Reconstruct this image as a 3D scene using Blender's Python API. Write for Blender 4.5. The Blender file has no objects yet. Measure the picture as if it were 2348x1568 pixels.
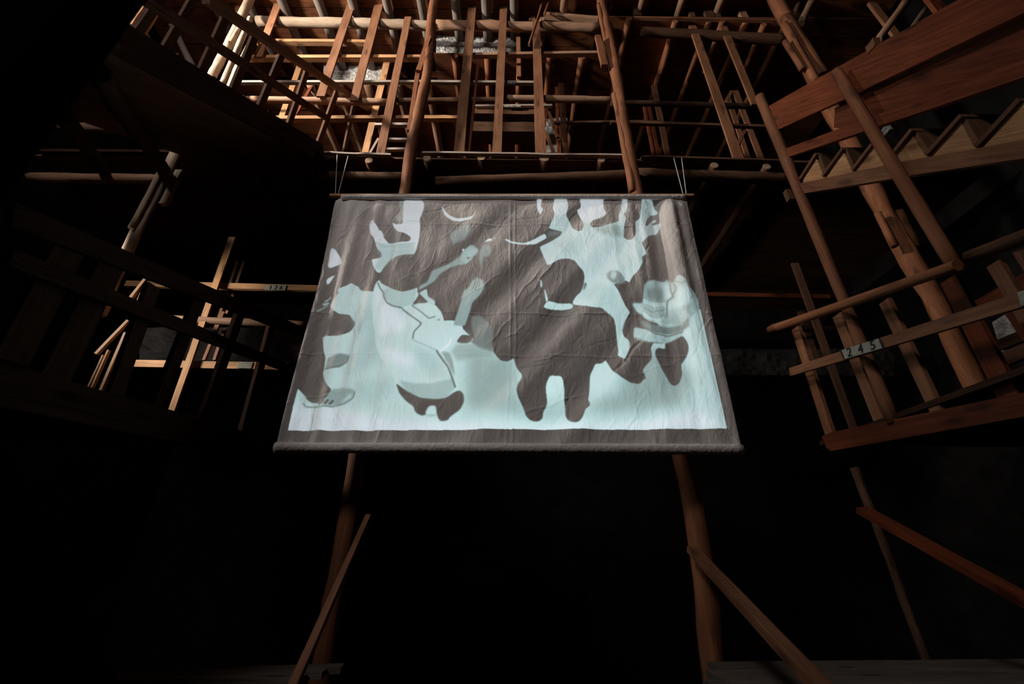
import bpy, math, random
import numpy as np
from mathutils import Vector, Matrix, noise
random.seed(7)
S = bpy.context.scene
COL = S.collection
V = Vector

# ------------------------------------------------------------------ camera
EYE = V((0, 0, 1.6)); FPX = 980.0; PITCH = math.radians(26.5); ROLL = math.radians(0.47)
_f = V((0, math.cos(PITCH), math.sin(PITCH))); _u = V((0, -math.sin(PITCH), math.cos(PITCH))); _r = V((1, 0, 0))
EX = _r*math.cos(ROLL)+_u*math.sin(ROLL); EY = _u*math.cos(ROLL)-_r*math.sin(ROLL)
cam_d = bpy.data.cameras.new('camera'); cam = bpy.data.objects.new('camera', cam_d); COL.objects.link(cam)
cam.matrix_world = Matrix((( EX.x, EY.x, -_f.x, EYE.x), (EX.y, EY.y, -_f.y, EYE.y), (EX.z, EY.z, -_f.z, EYE.z), (0, 0, 0, 1)))
cam_d.sensor_width = 36.0; cam_d.lens = FPX/2348*36.0; cam_d.clip_start = 0.02; cam_d.clip_end = 100
cam_d.dof.use_dof = True; cam_d.dof.focus_distance = 5.0; cam_d.dof.aperture_fstop = 2.8
S.camera = cam
S.view_settings.view_transform = 'Standard'; S.view_settings.look = 'None'
S.view_settings.exposure = 0.0; S.view_settings.gamma = 1.0; S.view_settings.use_curve_mapping = False

# ------------------------------------------------------------------ world and daylight
W = bpy.data.worlds.new('world'); S.world = W; W.use_nodes = True
W.node_tree.nodes['Background'].inputs[0].default_value = (0.55, 0.65, 0.9, 1)
W.node_tree.nodes['Background'].inputs[1].default_value = 0.02

def aim(o, target):
    o.rotation_euler = (V(target)-o.location).to_track_quat('-Z', 'Y').to_euler()
def lamp(name, kind, loc, target, power, color, **kw):
    d = bpy.data.lights.new(name, kind); d.energy = power; d.color = color
    for k, v in kw.items(): setattr(d, k, v)
    o = bpy.data.objects.new(name, d); COL.objects.link(o); o.location = loc; aim(o, target); return o
DAY = (1.0, 0.93, 0.82)
# daylight through the upper opening of the left wall, the lower opening, and a soft fill high at the front left
lamp('daylight_upper_left', 'SPOT', (-6.4, 1.6, 9.0), (-2.5, 4.4, 8.6), 3000, DAY, spot_size=math.radians(86), spot_blend=0.9, shadow_soft_size=0.25)
lamp('daylight_lower_left', 'SPOT', (-6.4, 3.3, 4.4), (-2.6, 4.75, 3.9), 850, DAY, spot_size=math.radians(50), spot_blend=0.7, shadow_soft_size=0.25)
lamp('daylight_front', 'AREA', (-4.6, -3.2, 9.2), (1.0, 3.4, 4.6), 225, (1.0, 0.94, 0.9), shape='RECTANGLE', size=1.6, size_y=1.6)

# ------------------------------------------------------------------ helpers
def at(px, py, X=None, Y=None, Z=None):
    """World point where the sight line of a photo pixel meets one of the building's planes."""
    d = _f + EX*((px-1174)/FPX) + EY*((784-py)/FPX)
    if Y is not None: t = Y/d.y
    elif X is not None: t = X/d.x
    else: t = (Z-EYE.z)/d.z
    return EYE + d*t
def depth(p): return (p-EYE).dot(_f)
def metres(npx, p): return npx*depth(p)/FPX

def tag(o, label=None, cat=None, group=None, kind=None):
    if label: o['label'] = label
    if cat: o['category'] = cat
    if group: o['group'] = group
    if kind: o['kind'] = kind
    return o
def thing(name, label, cat, loc, group=None, kind=None):
    o = bpy.data.objects.new(name, None); COL.objects.link(o); o.location = loc; o.empty_display_size = 0.1
    return tag(o, label, cat, group, kind)
def world_of(o):
    m = o.matrix_basis.copy()
    while o.parent: o = o.parent; m = o.matrix_basis @ m
    return m
def place(name, mesh, mat, M, parent=None):
    o = bpy.data.objects.new(name, mesh); COL.objects.link(o)
    if mat and not mesh.materials: mesh.materials.append(mat)
    if parent: o.parent = parent; o.matrix_basis = world_of(parent).inverted() @ M
    else: o.matrix_basis = M
    return o
def frame(p, q, n):
    x = (q-p).normalized(); n = V(n); z = (n - x*n.dot(x)).normalized(); y = z.cross(x); c = (p+q)/2
    return Matrix(((x.x, y.x, z.x, c.x), (x.y, y.y, z.y, c.y), (x.z, y.z, z.z, c.z), (0, 0, 0, 1)))
def box_mesh(L, w, t, segs=3, jit=0.03, w2=None):
    """A sawn board: length on x, width on y, thickness on z, slightly uneven edges."""
    w2 = w if w2 is None else w2; vs = []; fs = []
    for i in range(segs+1):
        k = i/segs; ww = (w+(w2-w)*k)/2; x = -L/2+L*k
        a, b = ww*(1+random.uniform(-jit, jit)), ww*(1+random.uniform(-jit, jit)); dz = random.uniform(-jit, jit)*t*1.2
        e = random.uniform(-1, 1)*jit*ww*0.8 if i in (0, segs) else 0
        vs += [(x+e, -a, -t/2+dz), (x-e, b, -t/2+dz), (x-e, b, t/2+dz), (x+e, -a, t/2+dz)]
    for i in range(segs):
        for j in range(4):
            a = i*4+j; b = i*4+(j+1) % 4
            fs.append((a, a+4, b+4, b))
    fs += [(0, 1, 2, 3), (segs*4+3, segs*4+2, segs*4+1, segs*4)]
    m = bpy.data.meshes.new('board'); m.from_pydata(vs, [], fs); m.update(); return m
def board(name, p, q, w, t, n, mat, parent=None, segs=3, jit=0.03, w2=None):
    return place(name, box_mesh((q-p).length, w, t, segs, jit, w2), mat, frame(p, q, n), parent)
def log_mesh(L, r1, r2, wob=0.2, sides=11, seg=0.16, bend=0.015, knots=True):
    n = max(3, int(L/seg)); vs = []; fs = []; sd = random.uniform(0, 100)
    kn = [(random.uniform(0, 1), random.uniform(0, 6.28), random.uniform(.12, .3)) for _ in range(int(L/0.7)+1)] if knots else []
    for i in range(n+1):
        k = i/n; x = -L/2+L*k; r = r1+(r2-r1)*k
        oy = noise.noise(V((k*L*0.5, sd, 0)))*bend*L*0.35; oz = noise.noise(V((k*L*0.5, sd, 9)))*bend*L*0.35
        for j in range(sides):
            a = 6.2832*j/sides
            rr = r*(1+wob*noise.noise(V((x*2.2, math.cos(a)*1.3+sd, math.sin(a)*1.3)))+wob*.5*noise.noise(V((x*7, math.cos(a)*2.5+sd, math.sin(a)*2.5))))
            for (kk, ka, kh) in kn:
                da = (a-ka+3.1416) % 6.2832-3.1416
                rr += r*kh*math.exp(-((k-kk)*L/0.07)**2-(da/.45)**2)
            vs.append((x, oy+rr*math.cos(a), oz+rr*math.sin(a)))
    for i in range(n):
        for j in range(sides):
            a = i*sides+j; b = i*sides+(j+1) % sides
            fs.append((a, b, b+sides, a+sides))
    fs.append(tuple(range(sides-1, -1, -1))); fs.append(tuple(n*sides+j for j in range(sides)))
    m = bpy.data.meshes.new('log'); m.from_pydata(vs, [], fs)
    for p in m.polygons: p.use_smooth = len(p.vertices) == 4
    m.update(); return m
def log(name, p, q, r1, r2, mat, parent=None, **kw):
    n = V((0, -1, 0)) if abs((q-p).normalized().y) < .9 else V((0, 0, 1))
    return place(name, log_mesh((q-p).length, r1, r2, **kw), mat, frame(p, q, n), parent)
def prism(name, pts, nrm, t, mat, parent=None):
    """A flat sawn panel of any outline with thickness t along nrm."""
    nrm = V(nrm).normalized(); c = sum(pts, V())/len(pts); far = max(pts, key=lambda a: (a-pts[0]).length)
    M = frame(pts[0], far, nrm); M.translation = c; I = M.inverted(); n = len(pts)
    loc = [I @ p for p in pts]
    vs = [(p.x, p.y, t/2) for p in loc]+[(p.x, p.y, -t/2) for p in loc]
    fs = [tuple(range(n)), tuple(range(2*n-1, n-1, -1))]+[(i, i+n, (i+1) % n+n, (i+1) % n) for i in range(n)]
    m = bpy.data.meshes.new('panel'); m.from_pydata(vs, [], fs); m.update()
    import bmesh
    b = bmesh.new(); b.from_mesh(m); bmesh.ops.recalc_face_normals(b, faces=b.faces); bmesh.ops.triangulate(b, faces=[f for f in b.faces if len(f.verts) > 4]); b.to_mesh(m); b.free()
    return place(name, m, mat, M, parent)

# ------------------------------------------------------------------ materials
def nodes(name):
    m = bpy.data.materials.new(name); m.use_nodes = True; nt = m.node_tree
    return m, nt, nt.nodes['Principled BSDF'], nt.nodes.new, nt.links.new
def wood(name, dark, light, grey=None, greyamt=0.0, rough=.72, spec=.25, bump=.35, split=0.0):
    m, nt, B, N, L = nodes(name)
    tc = N('ShaderNodeTexCoord'); oi = N('ShaderNodeObjectInfo')
    off = N('ShaderNodeVectorMath'); off.operation = 'ADD'
    mul = N('ShaderNodeVectorMath'); mul.operation = 'SCALE'; mul.inputs[0].default_value = (13, 7, 5); L(oi.outputs['Random'], mul.inputs['Scale'])
    L(tc.outputs['Object'], off.inputs[0]); L(mul.outputs[0], off.inputs[1])
    mp = N('ShaderNodeMapping'); mp.inputs['Scale'].default_value = (1.3, 26, 26); L(off.outputs[0], mp.inputs[0])
    g = N('ShaderNodeTexNoise'); g.inputs['Scale'].default_value = 1.6; g.inputs['Detail'].default_value = 6; g.inputs['Roughness'].default_value = .6; g.inputs['Distortion'].default_value = 1.1; L(mp.outputs[0], g.inputs['Vector'])
    mp2 = N('ShaderNodeMapping'); mp2.inputs['Scale'].default_value = (1.6, 3.5, 3.5); L(off.outputs[0], mp2.inputs[0])
    b2 = N('ShaderNodeTexNoise'); b2.inputs['Scale'].default_value = 1.1; b2.inputs['Detail'].default_value = 3; L(mp2.outputs[0], b2.inputs['Vector'])
    cr = N('ShaderNodeValToRGB'); cr.color_ramp.elements[0].position = .3; cr.color_ramp.elements[1].position = .68
    cr.color_ramp.elements[0].color = (*dark, 1); cr.color_ramp.elements[1].color = (*light, 1); L(g.outputs['Fac'], cr.inputs[0])
    # knots: round dark spots stretched a little along the grain
    mp3 = N('ShaderNodeMapping'); mp3.inputs['Scale'].default_value = (2.1, 6.5, 6.5); L(off.outputs[0], mp3.inputs[0])
    vo = N('ShaderNodeTexVoronoi'); vo.inputs['Scale'].default_value = 1.0; L(mp3.outputs[0], vo.inputs['Vector'])
    kr = N('ShaderNodeValToRGB'); kr.color_ramp.elements[0].position = .10; kr.color_ramp.elements[1].position = .25
    kr.color_ramp.elements[0].color = (.28, .22, .2, 1); kr.color_ramp.elements[1].color = (1, 1, 1, 1); L(vo.outputs['Distance'], kr.inputs[0])
    mx = N('ShaderNodeMix'); mx.data_type = 'RGBA'; mx.blend_type = 'MULTIPLY'; mx.inputs[0].default_value = .85; L(cr.outputs[0], mx.inputs[6]); L(kr.outputs[0], mx.inputs[7])
    hv = N('ShaderNodeHueSaturation'); L(mx.outputs[2], hv.inputs['Color'])
    rv = N('ShaderNodeMapRange'); rv.inputs[3].default_value = .75; rv.inputs[4].default_value = 1.2; L(oi.outputs['Random'], rv.inputs[0])
    pv = N('ShaderNodeMapRange'); pv.inputs[1].default_value = .3; pv.inputs[2].default_value = .7; pv.inputs[3].default_value = .72; pv.inputs[4].default_value = 1.15; L(b2.outputs['Fac'], pv.inputs[0])
    mm = N('ShaderNodeMath'); mm.operation = 'MULTIPLY'; L(rv.outputs[0], mm.inputs[0]); L(pv.outputs[0], mm.inputs[1]); L(mm.outputs[0], hv.inputs['Value'])
    out = hv.outputs[0]
    if grey:
        gm = N('ShaderNodeMix'); gm.data_type = 'RGBA'; gr = N('ShaderNodeMapRange'); gr.inputs[1].default_value = .42; gr.inputs[2].default_value = .62; gr.inputs[3].default_value = greyamt*.4; gr.inputs[4].default_value = greyamt
        L(b2.outputs['Fac'], gr.inputs[0]); L(gr.outputs[0], gm.inputs[0]); L(out, gm.inputs[6]); gm.inputs[7].default_value = (*grey, 1); out = gm.outputs[2]
    L(out, B.inputs['Base Color']); B.inputs['Roughness'].default_value = rough; B.inputs['Specular IOR Level'].default_value = spec
    bp = N('ShaderNodeBump'); bp.inputs['Strength'].default_value = bump; bp.inputs['Distance'].default_value = .006; L(g.outputs['Fac'], bp.inputs['Height']); L(bp.outputs[0], B.inputs['Normal'])
    return m
def plain(name, col, rough=.8, spec=.2, scale=8, amt=.3, bump=.0, detail=6):
    m, nt, B, N, L = nodes(name)
    tc = N('ShaderNodeTexCoord'); n = N('ShaderNodeTexNoise'); n.inputs['Scale'].default_value = scale; n.inputs['Detail'].default_value = detail; L(tc.outputs['Object'], n.inputs['Vector'])
    cr = N('ShaderNodeValToRGB'); cr.color_ramp.elements[0].position = .32; cr.color_ramp.elements[1].position = .66
    cr.color_ramp.elements[0].color = (*[c*(1-amt) for c in col], 1); cr.color_ramp.elements[1].color = (*col, 1)
    L(n.outputs['Fac'], cr.inputs[0]); L(cr.outputs[0], B.inputs['Base Color']); B.inputs['Roughness'].default_value = rough; B.inputs['Specular IOR Level'].default_value = spec
    if bump:
        bp = N('ShaderNodeBump'); bp.inputs['Strength'].default_value = bump; bp.inputs['Distance'].default_value = .02; L(n.outputs['Fac'], bp.inputs['Height']); L(bp.outputs[0], B.inputs['Normal'])
    return m
PINE = wood('pine_board', (.13, .047, .021), (.29, .118, .055), grey=(.29, .17, .11), greyamt=.18)
PINE2 = wood('pale_pine', (.32, .155, .07), (.52, .28, .135))
RED = wood('red_pine', (.10, .020, .006), (.21, .052, .018), bump=.3)
LOGW = wood('round_log', (.20, .085, .04), (.43, .20, .10), grey=(.36, .27, .21), greyamt=.45, bump=.7)
LOGR = wood('orange_log', (.15, .045, .017), (.31, .108, .042), grey=(.25, .15, .10), greyamt=.2, bump=.6)
RAFT = wood('grey_rafter', (.10, .07, .055), (.22, .165, .135), grey=(.25, .21, .19), greyamt=.6, bump=.6)
PALELOG = wood('pale_round_log', (.24, .15, .09), (.46, .32, .21), grey=(.42, .34, .28), greyamt=.4, bump=.7)
GREY = wood('weathered_timber', (.22, .15, .11), (.42, .32, .26), grey=(.45, .38, .34), greyamt=.6, bump=.6)
CEIL = wood('ceiling_board', (.085, .026, .009), (.19, .065, .024))
DARKW = wood('shade_dark_timber', (.035, .018, .012), (.075, .04, .027), rough=.9, spec=.03)  # timber darkened in its colour for backlit and shaded places
BROWN = wood('old_brown_timber', (.08, .037, .02), (.17, .085, .05), rough=.8, spec=.15)
SLAT = wood('silver_deck_board', (.10, .08, .065), (.19, .155, .13), bump=.6)
PLAST = plain('gypsum_plaster', (.55, .52, .49), rough=.95, scale=26, amt=.7, bump=1.0)
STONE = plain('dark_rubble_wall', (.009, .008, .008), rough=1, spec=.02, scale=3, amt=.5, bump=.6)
DIMPL = plain('shade_dimmed_gypsum', (.16, .145, .13), rough=1, spec=.02, scale=2.2, amt=.5, bump=.1, detail=3)  # dimmer copy of the gypsum, shade of the deep background in its colour
SHADEPL = plain('deep_shade_gypsum', (.03, .027, .026), rough=1, spec=.02, scale=2.2, amt=.3, bump=.1, detail=3)  # darkest gypsum copy, the deeper shade at lower right put into the colour
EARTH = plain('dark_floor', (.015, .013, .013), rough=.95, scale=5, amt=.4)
BLACKP = plain('shade_black_timber', (.004, .0045, .006), rough=1, spec=0, scale=14, amt=.4)  # near-black shade put into the colour of the near timbers and door
WHITEP = plain('white_paint', (.34, .34, .29), rough=.8, scale=60, amt=.35)
INK = plain('black_paint', (.03, .03, .035), rough=.8, scale=40, amt=.3)
CORD = plain('grey_cord', (.5, .47, .45), rough=.8, scale=90, amt=.3)
END = plain('sawn_end', (.42, .27, .17), rough=.8, scale=25, amt=.35)

# ------------------------------------------------------------------ the shell
ZF = -1.0; YW = 9.2; XW = 7.2; ZTOP = 13.0
def slab(name, x0, x1, y0, y1, z0, z1, mat, label, cat):
    m = bpy.data.meshes.new(name)
    vs = [(x-(x0+x1)/2, y-(y0+y1)/2, z-(z0+z1)/2) for x in (x0, x1) for y in (y0, y1) for z in (z0, z1)]
    m.from_pydata(vs, [], [(0, 1, 3, 2), (4, 6, 7, 5), (0, 4, 5, 1), (2, 3, 7, 6), (0, 2, 6, 4), (1, 5, 7, 3)]); m.update()
    o = place(name, m, mat, Matrix.Translation(((x0+x1)/2, (y0+y1)/2, (z0+z1)/2)))
    return tag(o, label, cat, kind='structure')
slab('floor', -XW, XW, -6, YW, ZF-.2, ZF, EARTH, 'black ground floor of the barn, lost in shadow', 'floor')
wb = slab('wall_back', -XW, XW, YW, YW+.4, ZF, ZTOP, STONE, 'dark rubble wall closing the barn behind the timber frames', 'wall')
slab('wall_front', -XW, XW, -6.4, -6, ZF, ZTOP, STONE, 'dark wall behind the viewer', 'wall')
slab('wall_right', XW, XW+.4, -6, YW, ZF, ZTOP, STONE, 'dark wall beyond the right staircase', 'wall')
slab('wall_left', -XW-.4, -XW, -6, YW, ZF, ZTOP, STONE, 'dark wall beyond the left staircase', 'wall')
slab('ceiling', -XW, XW, -6, YW, ZTOP, ZTOP+.2, DARKW, 'dark roof boarding above all galleries', 'ceiling')

# planks fitted to a horizontal ceiling strip
def plank_row(parent, x0, x1, y0, y1, z, w, t, mat, name='plank'):
    y = y0
    while y < y1-.02:
        ww = w*random.uniform(.85, 1.15); ww = min(ww, y1-y)
        zz = z+random.uniform(-.006, .006)
        board(name, V((x0, y+ww/2, zz)), V((x1, y+ww/2, zz)), ww-.012, t, (0, 0, 1), mat, parent, segs=2, jit=.008)
        y += ww

# ------------------------------------------------------------------ upper floor (its boards are the ceiling over the galleries)
Z2 = 10.0
uf = thing('upper_floor', 'brown plank underside of the topmost floor above the slatted partitions', 'upper floor', (0, 4.2, Z2), kind='structure')
ZBAY = [at(815, 187, Y=5.3).z, at(1095, 124, Y=4.72).z, at(1620, 40, Y=4.25).z]
for (x0, x1, y0), zb_ in zip(((-6.8, -1.5, 5.3), (-1.5, 1.5, 4.72), (1.5, 6.8, 4.25)), ZBAY):
    plank_row(uf, x0, x1, y0, 8.0, zb_+.02, .3, .03, CEIL)
for x in (-4.05, -3.47, -2.9, -2.3, -1.7):
    log('joist', V((x, 5.3, ZBAY[0]-.07)), V((x, 8.0, ZBAY[0]-.07)), .07, .085, LOGW, uf, seg=.3)
for x in (-1.1, -.5, .1, .65, 1.25):
    log('joist', V((x, 4.72, ZBAY[1]-.06)), V((x, 8.0, ZBAY[1]-.06)), .06, .075, LOGR, uf, seg=.3)
for x in (2.05, 2.9, 3.5, 4.16, 4.9):
    log('joist', V((x, 4.25, ZBAY[2]-.06)), V((x, 8.0, ZBAY[2]-.06)), .06, .07, LOGR, uf, seg=.3)
# edge board and carrying beam of the right bay
board('edge_board', at(1453, 42, Y=4.2), at(1802, 49, Y=4.2), .035, .05, (0, -1, 0), PINE, uf)
log('beam', at(1470, 72, Y=4.3), at(1806, 91, Y=4.3), .075, .09, BROWN, uf)
for px, py in ((1548, 55), (1657, 54), (1752, 62)):
    a = at(px, py-6, Y=4.2); log('joist', a, a+V((0.05, .9, 0)), .05, .05, LOGR, uf)

rf = thing('roof_boarding', 'reddish roof boards with grey round rafters at the top edge', 'roof', (0, 2, 10.5), kind='structure')
plank_row(rf, -6.9, 6.9, 1.2, 5.6, 10.62, .3, .03, CEIL)
for x in (-5.5, -4.85, -4.23, -3.57, -2.96, -2.34, -1.72, -1.11, -.56, -.05):
    log('rafter', V((x, 2.2, 10.5)), V((x+.05, 5.35 if x < -1.5 else 4.8, 10.5)), .075, .08, RAFT, rf, seg=.3)
for x in (.9, 1.6, 2.3, 3.0, 3.7):
    log('rafter', V((x, 2.0, 10.5)), V((x, 4.35, 10.5)), .065, .07, LOGW, rf, seg=.3)

# gypsum wall strips showing between the two levels
def plaster(name, px0, px1, py0, py1, Y, parent, mat=None):
    a, b, c, d = at(px0, py0, Y=Y), at(px1, py0, Y=Y), at(px1, py1, Y=Y), at(px0, py1, Y=Y)
    # a rough-cast face as a small displaced grid with depth
    nx, ny = 40, 14; vs = []; fs = []
    for i in range(ny+1):
        for j in range(nx+1):
            p = (a+(b-a)*(j/nx))*(1-i/ny)+(d+(c-d)*(j/nx))*(i/ny)
            p = p+V((0, -.03*noise.noise(p*3.1)-.03*noise.noise(p*13), 0)); vs.append(p)
    for i in range(ny):
        for j in range(nx):
            k = i*(nx+1)+j; fs.append((k, k+1, k+nx+2, k+nx+1))
    ctr = (a+c)/2; m = bpy.data.meshes.new('gypsum'); m.from_pydata([v-ctr for v in vs], [], fs); m.update()
    return place(name, m, mat or PLAST, Matrix.Translation(ctr), parent)
plaster('gypsum_patch', 742, 892, 140, 188, 5.35, wb)
plaster('gypsum_patch', 1000, 1186, 70, 123, 4.78, wb)
plaster('gypsum_patch', 1475, 1780, -30, 36, 4.5, wb)
plaster('gypsum_patch', 300, 470, -20, 180, 5.6, wb)
plaster('gypsum_patch', 1240, 1300, 270, 356, 5.9, wb)
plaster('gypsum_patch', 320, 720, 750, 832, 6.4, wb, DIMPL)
plaster('gypsum_patch', 1600, 2050, 800, 860, 6.4, wb, SHADEPL)

# ------------------------------------------------------------------ gallery floor behind the screen
YG = 4.2
ZG = at(1174, 360, Y=YG).z
gf = thing('gallery_floor', 'plank gallery floor above the screen with round joist ends under its edge', 'gallery floor', (0, YG, ZG), kind='structure')
plank_row(gf, -6.8, 6.8, YG+.03, 8.2, ZG, .3, .035, BROWN)
for (a, b) in (((735, 352), (897, 357)), ((962, 352), (1440, 359)), ((1470, 361), (1812, 371))):
    board('edge_board', at(*a, Y=YG), at(*b, Y=YG), .03, .06, (0, -1, 0), BROWN if a[0] > 1460 else GREY, gf, segs=8, jit=.1)
board('edge_board', at(95, 348, Y=YG), at(735, 352, Y=YG), .05, .06, (0, -1, 0), DARKW, gf)
for px, py, r in ((846, 368, 9), (979, 363, 10), (1104, 361, 10), (1248, 362, 12), (1379, 366, 9), (1638, 379, 9), (1758, 382, 9), (700, 372, 9), (560, 372, 9)):
    a = at(px, py, Y=YG+.02); r = metres(r, a)
    j = log('joist', a, a+V((0.02, 3.6, 0)), r, r, BROWN, gf, seg=.3)
    log('joist_end', a+V((0, -.008, 0)), a+V((0, .004, 0)), r*.97, r*.97, END, gf, wob=.05, bend=0, knots=False)
log('beam', at(735, 404, Y=4.32), at(935, 407, Y=4.32), .07, .07, BROWN, gf)
log('beam', at(1000, 416, Y=4.32), at(1452, 402, Y=4.32), .07, .085, BROWN, gf)
log('beam', at(1462, 398, Y=4.32), at(1815, 412, Y=4.32), .075, .08, BROWN, gf)
log('beam', at(70, 407, Y=4.32), at(400, 411, Y=4.32), .075, .06, LOGW, gf)
log('beam', at(135, 291, Y=4.32), at(382, 299, Y=4.32), .07, .06, LOGW, gf)
log('beam', at(400, 352, Y=4.1), at(740, 356, Y=4.1), .05, .05, DARKW, gf)

# ------------------------------------------------------------------ the four log posts of the front frame
YP = 4.05
def post(label, a, b, wpx_top, wpx_bot, mat, splints=(), foot=True, Y=YP, name='timber_post'):
    p, q = at(*a, Y=Y), at(*b, Y=Y)
    d = (p-q).normalized()
    low = q-d*((q.z-ZF)/d.z) if foot else q; head = .8 if name != 'back_post' else .1
    t = thing(name, label, 'post', low)
    top = p+d*head
    log('trunk', low, top, metres(wpx_bot, q)/2, metres(wpx_top, p)/2, mat, t, wob=.24, bend=.018)
    for (sa, sb, w, dy, kind) in splints:
        s0, s1 = at(*sa, Y=Y+dy), at(*sb, Y=Y+dy); r = metres(w, s0)/2
        if kind == 'log': log('splint', s1, s0, r, r*.9, mat, t, wob=.2)
        else: board('splint', s1, s0, r*2, r*1.3, (0, -1, 0), mat, t, segs=5, jit=.12)
    return t
pB = post('tall log post left of centre, rising behind the left part of the screen', (1003, 0), (925, 445), 20, 30, LOGR,
     (((984, 87), (960, 164), 11, -.06, 'board'), ((960, 155), (938, 300), 9, -.02, 'board')))
pC = post('split orange log post right of centre, rising behind the right part of the screen', (1383, 0), (1458, 443), 20, 34, LOGR,
     (((1372, 10), (1420, 240), 11, .0, 'log'), ((1370, 84), (1386, 152), 13, -.08, 'board'), ((1408, 215), (1452, 440), 14, -.02, 'log')))
pD = post('bundled log post passing behind the plank side of the right staircase', (1775, -10), (2265, 940), 30, 44, LOGR,
     (((1800, 40), (1886, 175), 26, -.08, 'log'), ((1798, 55), (1872, 190), 18, -.12, 'log'), ((1800, 95), (1842, 160), 13, -.14, 'log'),
      ((2012, 488), (2052, 565), 15, -.1, 'log'), ((2060, 485), (2098, 570), 22, .05, 'log')), foot=False)
pE = post('sunlit bundle of pale log poles behind the left staircase', (560, 25), (225, 720), 18, 24, PALELOG,
     (((574, 42), (508, 200), 12, -.08, 'log'), ((556, 50), (528, 98), 8, -.05, 'log'), ((585, 82), (520, 208), 12, .08, 'board'),
      ((367, 394), (300, 524), 11, -.08, 'log'), ((412, 392), (376, 470), 15, .02, 'board')), foot=False)

# lower background posts
post('dim log post far back between the two braces, lower right', (1965, 1090), (2127, 1514), 18, 20, DARKW, Y=5.8, name='back_post')

# ------------------------------------------------------------------ slatted partitions standing on the gallery
def vboard(parent, a, b, w, Y, mat=PINE, t=.03, name='slat', w2=None):
    p, q = at(*a, Y=Y), at(*b, Y=Y)
    return board(name, q, p, metres(w2 or w, q), t, (0, -1, 0), mat, parent, segs=4, jit=.04, w2=metres(w, p))
def rail(parent, a, b, s, Y, mat=PINE2, name='rail', h=None):
    p, q = at(*a, Y=Y), at(*b, Y=Y)
    return board(name, p, q, h or s, s, (0, -1, 0), mat, parent, segs=4, jit=.03)
def lograil(parent, a, b, r, Y, mat=LOGW, name='log_rail', **kw):
    return log(name, at(*a, Y=Y), at(*b, Y=Y), r, r*.95, mat, parent, **kw)
YS = 4.27; YR = 4.37
s1 = thing('slat_partition', 'brightest slatted partition, on the gallery left of the left log post', 'partition', at(780, 350, Y=YS))
vboard(s1, (646, -12), (592, 132), 17, YS); vboard(s1, (807, 7), (735, 222), 19, YS, PINE)
vboard(s1, (875, -12), (812, 232), 19, YS, PINE); vboard(s1, (936, 40), (872, 354), 15, YS, PINE, w2=20)
lograil(s1, (590, 50), (1000, 60), .085, YR, PALELOG)
rail(s1, (588, 96), (842, 99), .075, YR); rail(s1, (560, 134), (968, 134), .08, YR)
rail(s1, (545, 190), (962, 189), .055, YR+.3, GREY); lograil(s1, (530, 229), (890, 234), .055, YR)
rail(s1, (595, 273), (966, 272), .07, YR)
s2 = thing('slat_partition', 'slatted partition with three wide boards, between the two centre log posts', 'partition', at(1180, 350, Y=YS))
vboard(s2, (1085, -12), (1052, 353), 18, YS, w2=24, mat=PINE); vboard(s2, (1156, -12), (1139, 353), 16, YS, w2=21, mat=PINE); vboard(s2, (1229, 46), (1240, 355), 16, YS, w2=25, mat=PINE)
vboard(s2, (1096, 150), (1075, 353), 6, YS+.08, RED)
lograil(s2, (1000, 59), (1376, 63), .085, YR, LOGW)
rail(s2, (1085, 128), (1375, 123), .07, YR, LOGW); rail(s2, (960, 189), (1225, 191), .055, YR, GREY)
lograil(s2, (910, 233), (1165, 228), .05, YR, BROWN); lograil(s2, (1163, 226), (1412, 229), .055, YR, LOGW, wob=.3); rail(s2, (966, 272), (1062, 272), .07, YR)
log('log_rail', at(1244, 42, Y=YS), at(1244, 42, Y=YS)+V((.02, 1.3, 0)), .055, .06, LOGW, s2)
rail(s2, (1248, 36), (1376, 46), .09, YR-.03, LOGW)
s3 = thing('slat_partition', 'dim slatted partition with two long boards, right of the right log post', 'partition', at(1650, 365, Y=YS))
vboard(s3, (1587, 60), (1694, 366), 16, YS, w2=24, mat=PINE); vboard(s3, (1658, 62), (1731, 241), 16, YS, w2=17, mat=PINE)
lograil(s3, (1400, 236), (1745, 244), .045, YR, DARKW); rail(s3, (1400, 281), (1760, 291), .05, YR, BROWN)
# inner row
YI = 5.2
s4 = thing('inner_partition', 'inner row of slats seen behind the brightest partition', 'partition', at(760, 340, Y=YI))
vboard(s4, (706, 100), (639, 288), 13, YI, PINE2); vboard(s4, (888, 140), (836, 356), 15, YI, PINE2); vboard(s4, (896, 150), (850, 356), 7, YI+.1, RED)
vboard(s4, (722, 185), (656, 300), 8, YI+.15, RED)
rail(s4, (860, 287), (962, 287), .06, YI, GREY); rail(s4, (884, 320), (940, 321), .05, YI, GREY); rail(s4, (880, 343), (938, 343), .05, YI, GREY)
board('brace', at(868, 318, Y=YI), at(846, 356, Y=YI), .04, .03, (0, -1, 0), GREY, s4)
s5 = thing('inner_partition', 'inner row of narrow slats with leaning sticks beside the third wide board', 'partition', at(1280, 352, Y=YI))
vboard(s5, (1286, 186), (1297, 356), 14, YI, PINE); vboard(s5, (1276, 200), (1281, 356), 7, YI+.05, RED); vboard(s5, (1284, 285), (1289, 356), 6, YI+.12, RED)
rail(s5, (1090, 244), (1266, 243), .05, YI, GREY); rail(s5, (1268, 282), (1510, 280), .05, YI, BROWN)
board('brace', at(1258, 257, Y=YI-.1), at(1279, 316, Y=YI-.1), .05, .04, (0, -1, 0), PINE, s5)
board('brace', at(1252, 305, Y=YI-.1), at(1272, 356, Y=YI-.1), .05, .04, (0, -1, 0), PINE, s5)
board('brace', at(1255, 248, Y=YI-.1), at(1249, 290, Y=YI-.1), .03, .03, (0, -1, 0), RED, s5)
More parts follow.
